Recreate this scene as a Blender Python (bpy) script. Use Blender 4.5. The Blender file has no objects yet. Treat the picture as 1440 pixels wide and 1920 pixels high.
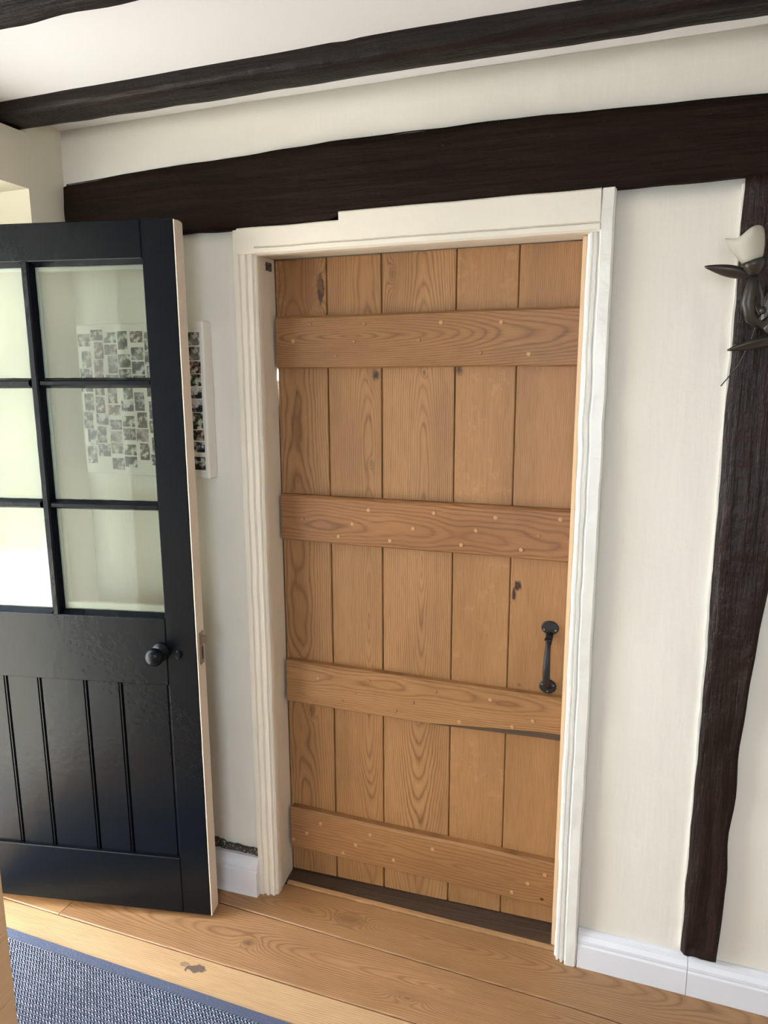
import bpy, bmesh, math, random
from mathutils import Vector, Matrix, noise
random.seed(7)
scene = bpy.context.scene
COL = scene.collection

# ---------------------------------------------------------------- camera
cam_d = bpy.data.cameras.new('camera')
cam = bpy.data.objects.new('camera', cam_d); COL.objects.link(cam)
_r = Vector((0.941797, 0.336159, -0.003815)); _u = Vector((-0.058283, 0.174442, 0.982941)); _w = Vector((-0.331090, 0.925509, -0.183881))
_m = Matrix((_r, _u, -_w)).transposed().to_4x4(); _m.translation = Vector((0.90936, -1.6, 1.42068))
cam.matrix_world = _m
cam_d.sensor_fit = 'VERTICAL'; cam_d.sensor_height = 36.0; cam_d.lens = 1331.0 / 1920.0 * 36.0
cam_d.clip_start = 0.02
scene.camera = cam

# ---------------------------------------------------------------- sky, daylight, exposure
wd = bpy.data.worlds.new('overcast_sky'); scene.world = wd; wd.use_nodes = True
_bg = wd.node_tree.nodes['Background']; _bg.inputs[0].default_value = (0.74, 0.87, 1.0, 1); _bg.inputs[1].default_value = 15.5
scene.view_settings.view_transform = 'Standard'; scene.view_settings.look = 'None'
scene.view_settings.exposure = 0.0; scene.view_settings.gamma = 1.0; scene.view_settings.use_curve_mapping = False
scene.cycles.use_denoising = True
scene.cycles.max_bounces = 9; scene.cycles.diffuse_bounces = 6; scene.cycles.adaptive_threshold = 0.02; scene.cycles.transparent_max_bounces = 12
scene.cycles.sample_clamp_indirect = 8.0

sun_l = bpy.data.lights.new('sun', 'SUN'); sun_l.energy = 36.0; sun_l.angle = 0.03; sun_l.color = (1.0, 0.97, 0.93)
sun = bpy.data.objects.new('sun', sun_l); COL.objects.link(sun); sun.rotation_euler = (math.radians(-42), 0, math.radians(4)); sun.location = (-3, 3, 4)

def portal(name, loc, rot, sx, sy):                    # guides sky sampling through an opening, gives off nothing itself
    L = bpy.data.lights.new(name, 'AREA'); L.shape = 'RECTANGLE'; L.size = sx; L.size_y = sy; L.cycles.is_portal = True
    o = bpy.data.objects.new(name, L); COL.objects.link(o); o.location = loc; o.rotation_euler = rot
# room extents
XL, XR, YF, ZC = -0.553, 2.7, -3.3, 2.06
DOOR_Y0, DOOR_Y1, DOOR_H = -1.10, -0.122, 1.89         # opening in the left wall
XO = -0.89                                             # outer face of the left wall
WX0, WX1, WZ0, WZ1 = 0.3, 1.6, 0.85, 1.85              # window in the wall behind the camera
RY0, RY1 = -2.6, -1.5                                  # window in the right wall
portal('doorway_portal', (XO - 0.01, (DOOR_Y0 + DOOR_Y1) / 2, DOOR_H / 2), (0, -math.pi / 2, 0), DOOR_H, DOOR_Y1 - DOOR_Y0)
portal('window_portal', ((WX0 + WX1) / 2, YF - 0.26, (WZ0 + WZ1) / 2), (math.pi / 2, 0, 0), WX1 - WX0, WZ1 - WZ0)

# ---------------------------------------------------------------- helpers
def put(o, label=None, cat=None, group=None, kind=None):
    if label: o['label'] = label
    if cat: o['category'] = cat
    if group: o['group'] = group
    if kind: o['kind'] = kind
    return o
def empty(name, loc=(0, 0, 0), rz=0, parent=None):
    o = bpy.data.objects.new(name, None); COL.objects.link(o); o.location = loc; o.rotation_euler = (0, 0, rz)
    o.empty_display_size = 0.05; o.parent = parent
    return o
def obj(name, bm, mats, parent=None, loc=(0, 0, 0), smooth=False, rot=(0, 0, 0)):
    me = bpy.data.meshes.new(name); bmesh.ops.recalc_face_normals(bm, faces=bm.faces[:]); bm.to_mesh(me); bm.free()
    for m in (mats if isinstance(mats, (list, tuple)) else [mats]): me.materials.append(m)
    if smooth:
        for p in me.polygons: p.use_smooth = True
    o = bpy.data.objects.new(name, me); COL.objects.link(o); o.location = loc; o.rotation_euler = rot; o.parent = parent
    return o
def box(bm, lo, hi, bev=0.0, seg=1, mi=0):
    t = bmesh.new(); bmesh.ops.create_cube(t, size=1.0)
    for v in t.verts: v.co = Vector([lo[i] + (v.co[i] + 0.5) * (hi[i] - lo[i]) for i in range(3)])
    if bev > 0: bmesh.ops.bevel(t, geom=t.edges[:], offset=bev, segments=seg, affect='EDGES', profile=0.5)
    for f in t.faces: f.material_index = mi
    merge(bm, t); return bm
def merge(bm, t):
    mp = {v: bm.verts.new(v.co) for v in t.verts}
    for f in t.faces:
        nf = bm.faces.new([mp[v] for v in f.verts]); nf.material_index = f.material_index; nf.smooth = f.smooth
    t.free()
def B(*a, **k): return box(bmesh.new(), *a, **k)
def gbox(lo, hi, res, disp=None):                      # box of quads about res metres across, vertices moved by disp
    bm = bmesh.new(); n = [max(1, int(round((hi[i] - lo[i]) / res[i]))) for i in range(3)]; cache = {}
    def vert(i, j, k):
        if (i, j, k) not in cache:
            p = Vector([lo[a] + (hi[a] - lo[a]) * q / n[a] for a, q in enumerate((i, j, k))])
            cache[(i, j, k)] = bm.verts.new(disp(p) if disp else p)
        return cache[(i, j, k)]
    for a in range(3):
        b, c = (a + 1) % 3, (a + 2) % 3
        for side in (0, n[a]):
            for p in range(n[b]):
                for q in range(n[c]):
                    vs = []
                    for dp, dq in ((0, 0), (1, 0), (1, 1), (0, 1)):
                        t = [0, 0, 0]; t[a] = side; t[b] = p + dp; t[c] = q + dq; vs.append(vert(*t))
                    bm.faces.new(vs)
    return bm
def prism(prof, z0, z1, axis='z', n=1, jit=0.0, freq=8.0):   # closed outline swept along an axis; jit roughens it
    bm = bmesh.new(); rings = []
    for k in range(n + 1):
        t = z0 + (z1 - z0) * k / n; ring = []
        for q in prof:
            if axis == 'z': p = Vector((q[0], q[1], t))
            elif axis == 'x': p = Vector((t, q[0], q[1]))
            else: p = Vector((q[0], t, q[1]))
            if jit: p = p + noise.noise_vector(p * freq) * jit
            ring.append(bm.verts.new(p))
        rings.append(ring)
    m = len(prof)
    for k in range(n):
        for i in range(m): bm.faces.new((rings[k][i], rings[k][(i + 1) % m], rings[k + 1][(i + 1) % m], rings[k + 1][i]))
    bm.faces.new(rings[0]); bm.faces.new(rings[-1])
    return bm
def tube(bm, pts, rad, seg=10, flat=None):
    pts = [Vector(p) for p in pts]; rings = []
    for i, p in enumerate(pts):
        t = (pts[min(i + 1, len(pts) - 1)] - pts[max(i - 1, 0)]).normalized()
        a = t.cross(Vector((0, 1, 0))) if abs(t.y) < 0.9 else t.cross(Vector((1, 0, 0)))
        a.normalize(); b = t.cross(a); r = rad[i] if isinstance(rad, (list, tuple)) else rad
        fl = flat or 1.0
        rings.append([bm.verts.new(p + (a * math.cos(6.28318 * j / seg) + b * math.sin(6.28318 * j / seg) * fl) * r) for j in range(seg)])
    for k in range(len(rings) - 1):
        for j in range(seg): bm.faces.new((rings[k][j], rings[k][(j + 1) % seg], rings[k + 1][(j + 1) % seg], rings[k + 1][j]))
    bm.faces.new(rings[0]); bm.faces.new(rings[-1]); return bm
def lathe(prof, seg=24, mat=None, bm=None):            # prof: (r, t) along local +z, moved by mat
    bm = bm or bmesh.new(); rings = []
    for r, t in prof:
        rings.append([bm.verts.new((mat or Matrix()) @ Vector((max(r, 1e-4) * math.cos(6.28318 * j / seg), max(r, 1e-4) * math.sin(6.28318 * j / seg), t))) for j in range(seg)])
    for k in range(len(rings) - 1):
        for j in range(seg): bm.faces.new((rings[k][j], rings[k][(j + 1) % seg], rings[k + 1][(j + 1) % seg], rings[k + 1][j]))
    bm.faces.new(rings[0]); bm.faces.new(rings[-1]); return bm
TO_FRONT = Matrix.Rotation(math.pi / 2, 4, 'X')        # local +z turns to -y, out of the wall

# ---------------------------------------------------------------- materials
def srgb(r, g, b):
    f = lambda c: (c / 255 / 12.92) if c <= 10 else ((c / 255 + 0.055) / 1.055) ** 2.4
    return (f(r), f(g), f(b), 1)
class NB:
    def __init__(s, name):
        s.m = bpy.data.materials.new(name); s.m.use_nodes = True; s.t = s.m.node_tree; s.b = s.t.nodes['Principled BSDF']
    def n(s, ty, **kw):
        nd = s.t.nodes.new(ty)
        for k, v in kw.items(): setattr(nd, k, v)
        return nd
    def si(s, sock, v):
        if isinstance(v, bpy.types.NodeSocket): s.t.links.new(v, sock)
        else: sock.default_value = v
    def math(s, op, a, b=0.0, clamp=False):
        nd = s.n('ShaderNodeMath', operation=op, use_clamp=clamp); s.si(nd.inputs[0], a); s.si(nd.inputs[1], b); return nd.outputs[0]
    def xyz(s):
        tc = s.n('ShaderNodeTexCoord'); sp = s.n('ShaderNodeSeparateXYZ'); s.t.links.new(tc.outputs['Object'], sp.inputs[0]); return sp.outputs
    def vec(s, x, y, z):
        c = s.n('ShaderNodeCombineXYZ'); s.si(c.inputs[0], x); s.si(c.inputs[1], y); s.si(c.inputs[2], z); return c.outputs[0]
    def noise(s, v, scale=1.0, detail=2.0, rough=0.5):
        nd = s.n('ShaderNodeTexNoise'); s.si(nd.inputs['Vector'], v); nd.inputs['Scale'].default_value = scale
        nd.inputs['Detail'].default_value = detail; nd.inputs['Roughness'].default_value = rough; return nd.outputs['Fac']
    def ramp(s, f, stops, interp='LINEAR'):
        nd = s.n('ShaderNodeValToRGB'); nd.color_ramp.interpolation = interp; e = nd.color_ramp.elements
        while len(e) < len(stops): e.new(0.5)
        for i, (p, c) in enumerate(stops):
            e[i].position = p; e[i].color = c if isinstance(c, (tuple, list)) else (c, c, c, 1)
        s.si(nd.inputs[0], f); return nd.outputs[0]
    def mix(s, f, a, b, mode='MIX'):
        nd = s.n('ShaderNodeMix', data_type='RGBA', blend_type=mode); s.si(nd.inputs['Factor'], f); s.si(nd.inputs['A'], a); s.si(nd.inputs['B'], b); return nd.outputs['Result']
    def bump(s, h, strength=0.3, dist=0.002):
        nd = s.n('ShaderNodeBump'); s.si(nd.inputs['Height'], h); nd.inputs['Strength'].default_value = strength; nd.inputs['Distance'].default_value = dist
        s.t.links.new(nd.outputs[0], s.b.inputs['Normal'])
    def out(s, col, rough=0.5, spec=0.5, metal=0.0):
        s.si(s.b.inputs['Base Color'], col); s.si(s.b.inputs['Roughness'], rough); s.b.inputs['Specular IOR Level'].default_value = spec
        s.b.inputs['Metallic'].default_value = metal; return s.m

def oak(name, along='z', light=srgb(170, 124, 79), dark=srgb(94, 61, 33), freq=205, x0=0.0, d0=0.03, slope=0.05, warp=0.02, warp2=0.05,
        knots=(), rough=0.5, seed=0.0, ringmix=0.8, fleck=0.0, patch=0.5, stain=()):
    nb = NB(name); X = nb.xyz(); ax = {'x': 0, 'y': 1, 'z': 2}; a = X[ax[along]]
    c = X[{'z': 0, 'x': 2, 'f': 1}[along if along == 'z' else ('x')]] if along != 'f' else X[1]
    return _oak(nb, a, c, light, dark, freq, x0, d0, slope, warp, warp2, knots, rough, seed, ringmix, fleck, patch, stain)
def oak_floor(name, **k):
    d = dict(light=srgb(190, 148, 106), dark=srgb(116, 80, 50), freq=150, x0=0.0, d0=0.03, slope=0.03, warp=0.03, warp2=0.05, knots=(), rough=0.36, seed=0.0, ringmix=0.8, fleck=0.0, patch=0.5, stain=())
    d.update(k); nb = NB(name); X = nb.xyz()
    return _oak(nb, X[0], X[1], **d)
def _oak(nb, a, c, light, dark, freq, x0, d0, slope, warp, warp2, knots, rough, seed, ringmix, fleck, patch, stain):
    n1 = nb.noise(nb.vec(nb.math('MULTIPLY', c, 6.0), nb.math('MULTIPLY', a, 1.3), seed), 1.0, 2.0)
    n2 = nb.noise(nb.vec(nb.math('MULTIPLY', c, 3.0), nb.math('MULTIPLY', a, 1.5), seed + 11.3), 1.0, 3.0, 0.55)
    cc = nb.math('ADD', nb.math('SUBTRACT', c, x0), nb.math('MULTIPLY', nb.math('SUBTRACT', n1, 0.5), warp))
    dd = nb.math('ADD', nb.math('ADD', nb.math('MULTIPLY', a, slope), d0), nb.math('MULTIPLY', nb.math('SUBTRACT', n2, 0.5), warp2))
    r = nb.math('SQRT', nb.math('ADD', nb.math('MULTIPLY', cc, cc), nb.math('MULTIPLY', dd, dd)))
    kmask = None
    for (kc, ka, rc, ra, st) in knots:
        dc = nb.math('DIVIDE', nb.math('SUBTRACT', c, kc), rc); da = nb.math('DIVIDE', nb.math('SUBTRACT', a, ka), ra)
        q = nb.math('SQRT', nb.math('ADD', nb.math('MULTIPLY', dc, dc), nb.math('MULTIPLY', da, da)))
        fall = nb.math('DIVIDE', 1.0, nb.math('ADD', 1.0, nb.math('MULTIPLY', q, q)))
        r = nb.math('ADD', r, nb.math('MULTIPLY', fall, 3.2 * rc))
        qq = nb.math('ADD', q, nb.math('MULTIPLY', nb.math('SUBTRACT', nb.noise(nb.vec(nb.math('MULTIPLY', c, 150.0), nb.math('MULTIPLY', a, 90.0), seed), 1.0, 2.0), 0.5), 1.1))
        mk = nb.math('MULTIPLY', nb.math('SUBTRACT', 1.25, qq, True), st)
        kmask = mk if kmask is None else nb.math('MAXIMUM', kmask, mk)
    r = nb.math('ADD', r, nb.math('MULTIPLY', nb.noise(nb.vec(nb.math('MULTIPLY', c, 40.0), nb.math('MULTIPLY', a, 9.0), seed + 4.0), 1.0, 2.0), 0.004))
    ring = nb.math('FRACT', nb.math('MULTIPLY', r, freq * 1.3))
    rr = nb.ramp(ring, [(0.0, 0.95), (0.16, 0.35), (0.4, 0.0), (0.75, 0.15), (1.0, 0.85)])
    wide = nb.noise(nb.vec(nb.math('MULTIPLY', r, 55.0), nb.math('MULTIPLY', a, 0.4), seed + 2.0), 1.0, 2.0)   # rings differ in strength
    pores = nb.noise(nb.vec(nb.math('MULTIPLY', c, 620.0), nb.math('MULTIPLY', a, 16.0), seed), 1.0, 2.0, 0.6)
    pr = nb.ramp(pores, [(0.42, 0.0), (0.68, 1.0)])
    big = nb.noise(nb.vec(nb.math('MULTIPLY', c, 9.0), nb.math('MULTIPLY', a, 2.6), seed + 7.0), 1.0, 3.0)
    f = nb.math('MULTIPLY', nb.math('MULTIPLY', rr, nb.ramp(wide, [(0.3, 0.45), (0.7, 1.0)])), ringmix)
    f = nb.math('ADD', f, nb.math('MULTIPLY', pr, 0.28), True)
    col = nb.mix(f, light, dark)
    col = nb.mix(nb.math('MULTIPLY', nb.ramp(big, [(0.38, 0.0), (0.64, 1.0)]), patch), col, nb.mix(0.5, col, dark), 'MIX')
    if fleck:
        fl = nb.ramp(nb.noise(nb.vec(nb.math('MULTIPLY', c, 34.0), nb.math('MULTIPLY', a, 26.0), seed), 1.0, 3.0, 0.7), [(0.56, 0.0), (0.66, 1.0)])
        col = nb.mix(nb.math('MULTIPLY', fl, fleck), col, srgb(206, 164, 120))
    if kmask is not None: col = nb.mix(nb.math('MINIMUM', kmask, 1.0), col, srgb(58, 34, 18))
    for (sc, sa, rc, ra, colr, amt) in stain:
        dc = nb.math('DIVIDE', nb.math('SUBTRACT', c, sc), rc); da = nb.math('DIVIDE', nb.math('SUBTRACT', a, sa), ra)
        q = nb.math('SQRT', nb.math('ADD', nb.math('MULTIPLY', dc, dc), nb.math('MULTIPLY', da, da)))
        q = nb.math('ADD', q, nb.math('MULTIPLY', nb.math('SUBTRACT', nb.noise(nb.vec(nb.math('MULTIPLY', c, 45.0), nb.math('MULTIPLY', a, 45.0), seed + 1), 1.0, 4.0, 0.6), 0.5), 2.2))
        col = nb.mix(nb.math('MULTIPLY', nb.ramp(q, [(0.75, 1.0), (0.95, 0.0)]), amt), col, colr)
    nb.bump(nb.math('ADD', nb.math('MULTIPLY', rr, 0.5), pr), 0.12, 0.0012)
    return nb.out(col, rough, 0.45)

def timber(name, along, base=srgb(46, 36, 31), hi=srgb(78, 62, 54), rough=0.42, spec=0.5, relief=0.5):
    nb = NB(name); X = nb.xyz(); k = [42.0, 42.0, 42.0]; k[along] = 3.0
    g = nb.noise(nb.vec(*[nb.math('MULTIPLY', X[i], k[i]) for i in range(3)]), 1.0, 4.0, 0.6)
    v = nb.vec(X[0], X[1], X[2])
    ch = nb.noise(v, 140.0, 2.0)
    patch = nb.noise(v, 7.0, 3.0)
    col = nb.mix(nb.ramp(g, [(0.4, 0.0), (0.75, 0.8)]), base, nb.mix(patch, base, hi))
    col = nb.mix(nb.ramp(ch, [(0.775, 0.0), (0.80, 0.8)]), col, srgb(176, 160, 140))
    nb.bump(nb.math('ADD', nb.math('MULTIPLY', g, 1.4), nb.math('MULTIPLY', nb.noise(v, 26.0, 4.0, 0.6), 0.8)), relief, 0.008)
    return nb.out(col, rough, spec)
def plaster(name, col, col2, bump=0.25, streak=2):
    nb = NB(name); X = nb.xyz(); v = nb.vec(X[0], X[1], X[2])
    k = [26.0, 26.0, 26.0]; k[streak] = 3.5
    s1 = nb.noise(nb.vec(*[nb.math('MULTIPLY', X[i], k[i]) for i in range(3)]), 1.0, 4.0, 0.6)
    c = nb.mix(nb.noise(v, 2.2, 3.0), col, col2)
    nb.bump(nb.math('ADD', nb.math('MULTIPLY', s1, 0.6), nb.noise(v, 9.0, 4.0, 0.55)), bump, 0.006)
    return nb.out(c, 0.85, 0.25)
def paint(name, col, rough=0.35, bump=0.2, chips=None, scale=60.0, spec=0.5):
    nb = NB(name); X = nb.xyz(); v = nb.vec(X[0], X[1], X[2]); c = col
    c = nb.mix(nb.ramp(nb.noise(v, 5.0, 3.0), [(0.35, 0.0), (0.7, 0.35)]), col, tuple(q * 0.86 for q in col[:3]) + (1,))
    if chips: c = nb.mix(nb.ramp(nb.noise(v, 170.0, 2.0), [(chips[1], 0.0), (chips[1] + 0.02, 1.0)]), c, chips[0])
    nb.bump(nb.math('ADD', nb.noise(v, scale, 3.0), nb.math('MULTIPLY', nb.noise(v, 14.0, 2.0), 1.5)), bump, 0.003)
    return nb.out(c, rough, spec)

M_wall = plaster('cream_plaster', srgb(233, 228, 218), srgb(226, 220, 209), 0.5)
M_wall_side = plaster('cream_plaster_side', srgb(234, 226, 208), srgb(226, 218, 200))
M_ceil = plaster('white_ceiling', srgb(232, 232, 233), srgb(227, 226, 227), 0.15, 0)
M_gloss = paint('cream_gloss', srgb(230, 222, 208), 0.32, 0.35, scale=45.0)
M_gloss_old = paint('chipped_white_gloss', srgb(236, 232, 225), 0.34, 0.9, (srgb(120, 110, 100), 0.79), 30.0)
M_skirt = paint('skirting_white', srgb(226, 226, 232), 0.35, 0.2, (srgb(150, 148, 150), 0.80))
M_beamx = timber('dark_timber_x', 0, srgb(29, 23, 21), srgb(54, 43, 38), 0.55, 0.2, 0.8)
M_lintel = timber('dark_timber_lintel', 0, srgb(27, 18, 12), srgb(52, 35, 23), 0.62, 0.1, 0.7)
M_post = timber('dark_timber_post', 2, srgb(36, 25, 21), srgb(62, 42, 35), 0.42, 0.22, 1.0)
M_iron = paint('black_iron', srgb(24, 23, 23), 0.5, 0.35, None, 220.0)
M_black = paint('black_door_paint', srgb(11, 16, 22), 0.27, 0.16, (srgb(120, 120, 120), 0.805), 70.0, 0.17)
M_edge = paint('cream_door_edge', srgb(226, 212, 196), 0.45, 0.2)
M_white = paint('white_bead', srgb(236, 236, 226), 0.45, 0.1)
M_bronze = NB('bronze_metal').out(srgb(70, 64, 58), 0.4, 0.5, 0.6)
M_steel = NB('worn_steel').out(srgb(150, 136, 120), 0.35, 0.5, 0.8)
M_rubble = paint('crumbled_dark_plaster', srgb(74, 66, 58), 0.95, 1.0, (srgb(190, 180, 165), 0.62), 90.0)
M_sill = timber('old_dark_sill', 0, srgb(70, 54, 44), srgb(92, 74, 60), 0.5, 0.4)
M_pine = oak('pale_pine', 'z', srgb(214, 184, 150), srgb(194, 156, 116), 260, 0.0, 0.05, 0.01, 0.01, 0.02, ringmix=0.5)
M_ground = paint('outside_ground', srgb(166, 164, 160), 0.9, 0.4)
def glass_mat():
    m = bpy.data.materials.new('window_glass'); m.use_nodes = True; t = m.node_tree; t.nodes.clear()
    o = t.nodes.new('ShaderNodeOutputMaterial'); tr = t.nodes.new('ShaderNodeBsdfTransparent'); tr.inputs[0].default_value = (0.90, 0.93, 0.89, 1)
    gl = t.nodes.new('ShaderNodeBsdfGlossy'); gl.inputs['Roughness'].default_value = 0.04
    df = t.nodes.new('ShaderNodeBsdfDiffuse'); df.inputs[0].default_value = (0.8, 0.84, 0.78, 1)
    fr = t.nodes.new('ShaderNodeFresnel'); fr.inputs[0].default_value = 1.5
    m1 = t.nodes.new('ShaderNodeMixShader'); m1.inputs[0].default_value = 0.035; m2 = t.nodes.new('ShaderNodeMixShader')
    L = t.links.new; L(tr.outputs[0], m1.inputs[1]); L(df.outputs[0], m1.inputs[2]); L(fr.outputs[0], m2.inputs[0]); L(m1.outputs[0], m2.inputs[1]); L(gl.outputs[0], m2.inputs[2]); L(m2.outputs[0], o.inputs[0])
    return m
M_glass = glass_mat()
def frosted():
    nb = NB('frosted_glass'); nb.b.inputs['Transmission Weight'].default_value = 0.25
    return nb.out(srgb(206, 200, 184), 0.45, 0.4)
M_frost = frosted()

# ---------------------------------------------------------------- structure: floor
def fz(x): return -0.034 * max(0.0, 0.84 - x) if x < 0.80 else -0.034 * 0.02 * max(0.0, 1 - (x - 0.8) / 0.08) ** 2
def sloped(lo, hi, resx=0.08, bev=True):               # a board lying on the sagging floor
    return gbox(lo, hi, (resx, 9, 9), lambda p: Vector((p.x, p.y, p.z + fz(p.x))))
floor = obj('floor', sloped((XO, YF, -0.06), (XR, 0.30, -0.021)), M_sill); put(floor, 'oak board floor running along the back wall', 'floor', kind='structure')
JOINTS = [(0.037, -0.0315), (-0.096, -0.055), (-0.2785, -0.025)] + [(-0.46 - 0.18 * i, -0.02) for i in range(16)]
def board(x0, x1, A, Bq, mat, name='floor_plank'):     # between joint lines A (far) and Bq (near)
    bm = bmesh.new(); n = max(2, int((x1 - x0) / 0.08)); top = []; g = 0.0013; cx = (x0 + x1) / 2; cy = (A[0] + Bq[0]) / 2 + (A[1] + Bq[1]) / 2 * cx
    rows = []
    for i in range(n + 1):
        x = x0 + (x1 - x0) * i / n; ya = A[0] + A[1] * x - g; yb = Bq[0] + Bq[1] * x + g; z = fz(x); c = 0.0024
        rows.append([bm.verts.new((x - cx, y - cy, z + dz)) for y, dz in ((ya, -0.02), (ya, -c), (ya - c, 0), (yb + c, 0), (yb, -c), (yb, -0.02))])
    for i in range(n):
        for j in range(5): bm.faces.new((rows[i][j], rows[i][j + 1], rows[i + 1][j + 1], rows[i + 1][j]))
    for e in (0, n): bm.faces.new(rows[e])
    return obj(name, bm, mat, floor, (cx, cy, 0))
fl_specs = [  # joint index, x breaks, oak settings for each board
    (0, [(-0.5, 1.6, dict(seed=3.1, x0=0.01, d0=0.02, slope=0.10, knots=[(0.012, -0.30, 0.018, 0.05, 0.35)], light=srgb(172, 130, 90))), (1.6, XR, dict(seed=5.0))]),
    (1, [(-0.54, 1.25, dict(seed=8.4, x0=0.02, d0=-0.02, slope=0.07, knots=[(0.005, -0.33, 0.012, 0.018, 0.55), (-0.03, 0.12, 0.015, 0.05, 0.15)], light=srgb(184, 140, 100))), (XO, -0.54, dict(seed=1.2)), (1.25, XR, dict(seed=5.9))]),
    (2, [(XO, 1.1, dict(seed=12.7, x0=-0.01, d0=0.0, slope=-0.055, light=srgb(212, 176, 134), dark=srgb(158, 118, 80), stain=[(0.060, -0.160, 0.014, 0.034, srgb(98, 82, 78), 0.9), (0.066, -0.200, 0.010, 0.014, srgb(130, 108, 90), 0.7)])), (1.1, XR, dict(seed=2.9))])]
for ji, parts in fl_specs:
    for x0, x1, kw in parts: board(x0 + 0.001, x1 - 0.001, JOINTS[ji], JOINTS[ji + 1], oak_floor('oak_floor_board', **kw))
_plain = [oak_floor('oak_floor_plain', seed=s, slope=sl) for s, sl in ((21.0, 0.05), (33.0, -0.04), (44.0, 0.08))]
for ji in range(3, 17):
    xs = [XO, -0.2 + (ji * 0.67) % 1.3, 1.5 + (ji * 0.41) % 0.8, XR]
    for k in range(3): board(xs[k] + 0.001, xs[k + 1] - 0.001, JOINTS[ji], JOINTS[ji + 1], _plain[(ji + k) % 3])
board(-0.62, -0.503, (0.0, -0.0), JOINTS[1], _plain[0])
# slim oak lip along the old sill and the sill itself
lip = obj('floor_lip', gbox((0.018, 0.0, -0.02), (0.786, 0.012, 0.004), (0.06, 9, 9), lambda p: Vector((p.x, p.y + 0.037 - 0.0315 * p.x + 0.001, p.z + fz(p.x)))), oak_floor('oak_lip', seed=9.0, ringmix=0.4), floor)
sill = obj('trim_2', gbox((0.004, 0.0, -0.02), (0.80, 0.2, 0.002), (0.05, 0.05, 9), lambda p: Vector((p.x, p.y + 0.05 - 0.0315 * p.x, p.z + fz(p.x) + (0.002 * noise.noise(p * 9) if p.z > 0 else 0)))), M_sill)
put(sill, 'worn dark brown timber sill under the oak plank door', 'threshold', kind='structure')

# ---------------------------------------------------------------- structure: walls, ceiling
def wob(amp, ax, f=2.6):
    def d(p):
        q = p.copy()
        if abs(p[ax] - wob.face) < 1e-6: q[ax] += amp * noise.noise(p * f) + amp * 0.4 * noise.noise(p * f * 4)
        return q
    return d
def wall_piece(bm, lo, hi, ax, face, res=0.05, amp=0.004):
    wob.face = face; r = [res] * 3; r[ax] = 9
    t = gbox(lo, hi, r, wob(amp, ax)); merge(bm, t)
T = 0.24
bm = bmesh.new()
wall_piece(bm, (XO, 0.0, -0.1), (-0.026, T, 1.80), 1, 0.0)
wall_piece(bm, (0.836, 0.0, -0.1), (XR, T, 1.80), 1, 0.0)
wall_piece(bm, (XO, 0.0, 1.80), (XR, T, ZC), 1, 0.0)
wb = obj('wall_back', bm, M_wall, smooth=True); put(wb, 'cream plaster wall around the oak plank door', 'wall', kind='structure')
bm = bmesh.new()
wall_piece(bm, (XO, DOOR_Y1, -0.1), (XL, 0.0, 2.020), 0, XL)
box(bm, (XO, -0.34, 2.020), (XL - 0.13, -0.117, ZC)); wall_piece(bm, (XO, -0.117, 2.020), (XL, 0.0, ZC), 0, XL)
wall_piece(bm, (XO, YF, -0.1), (XL, DOOR_Y0, ZC), 0, XL, 0.1)
wall_piece(bm, (XO, DOOR_Y0, DOOR_H), (XL, -0.34, ZC), 0, XL); wall_piece(bm, (XO, -0.34, DOOR_H), (XL, DOOR_Y1, 2.020), 0, XL)
wl = obj('wall_left', bm, M_wall_side); put(wl, 'cream plaster wall on the left with the deep doorway behind the black door', 'wall', kind='structure')
bm = bmesh.new()
box(bm, (XL, YF - 0.25, -0.1), (WX0, YF, ZC)); box(bm, (WX1, YF - 0.25, -0.1), (XR, YF, ZC))
box(bm, (WX0, YF - 0.25, -0.1), (WX1, YF, WZ0)); box(bm, (WX0, YF - 0.25, WZ1), (WX1, YF, ZC))
put(obj('wall_front', bm, M_wall_side), 'plaster wall with a wide window behind the camera', 'wall', kind='structure')
put(obj('wall_right', B((XR, YF - 0.25, -0.1), (XR + 0.25, T, ZC)), M_wall_side), 'plaster wall on the right side of the room', 'wall', kind='structure')
cl = obj('ceiling', gbox((XO, YF - 0.25, ZC), (XR + 0.25, T, ZC + 0.1), (0.15, 0.15, 9), lambda p: p + Vector((0, 0, 0.003 * noise.noise(p * 2.2)))), M_ceil); put(cl, 'white plaster ceiling between dark beams', 'ceiling', kind='structure')
win = empty('window_1', ((WX0 + WX1) / 2, YF - 0.15, WZ0)); put(win, 'white framed window behind the camera', 'window', kind='structure')
ww, wh = WX1 - WX0, WZ1 - WZ0
for lo, hi in (((-ww / 2, 0, 0), (ww / 2, 0.05, 0.05)), ((-ww / 2, 0, wh - 0.05), (ww / 2, 0.05, wh)), ((-ww / 2, 0, 0.05), (-ww / 2 + 0.05, 0.05, wh - 0.05)), ((ww / 2 - 0.05, 0, 0.05), (ww / 2, 0.05, wh - 0.05))):
    obj('window_frame', B(lo, hi), M_white, win)
for k in (1, 2, 3): obj('glazing_bar', B((-ww / 2 + ww * k / 4 - 0.02, 0, 0.05), (-ww / 2 + ww * k / 4 + 0.02, 0.05, wh - 0.05)), M_white, win)
put(obj('ground', B((-14, -16, -0.40), (12, 6, -0.15)), M_ground), 'paved ground outside the house', 'ground', kind='structure')
put(obj('roof_sky_blocker', B((XO - 0.48, DOOR_Y0 - 0.24, 2.151), (XO - 0.001, 0.1, 2.22)), M_ceil), 'unseen roof slab added to block sky light above the front doorway', 'roof', kind='structure')  # roof added out of view to hold back overhead sky from the doorway reveal
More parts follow.
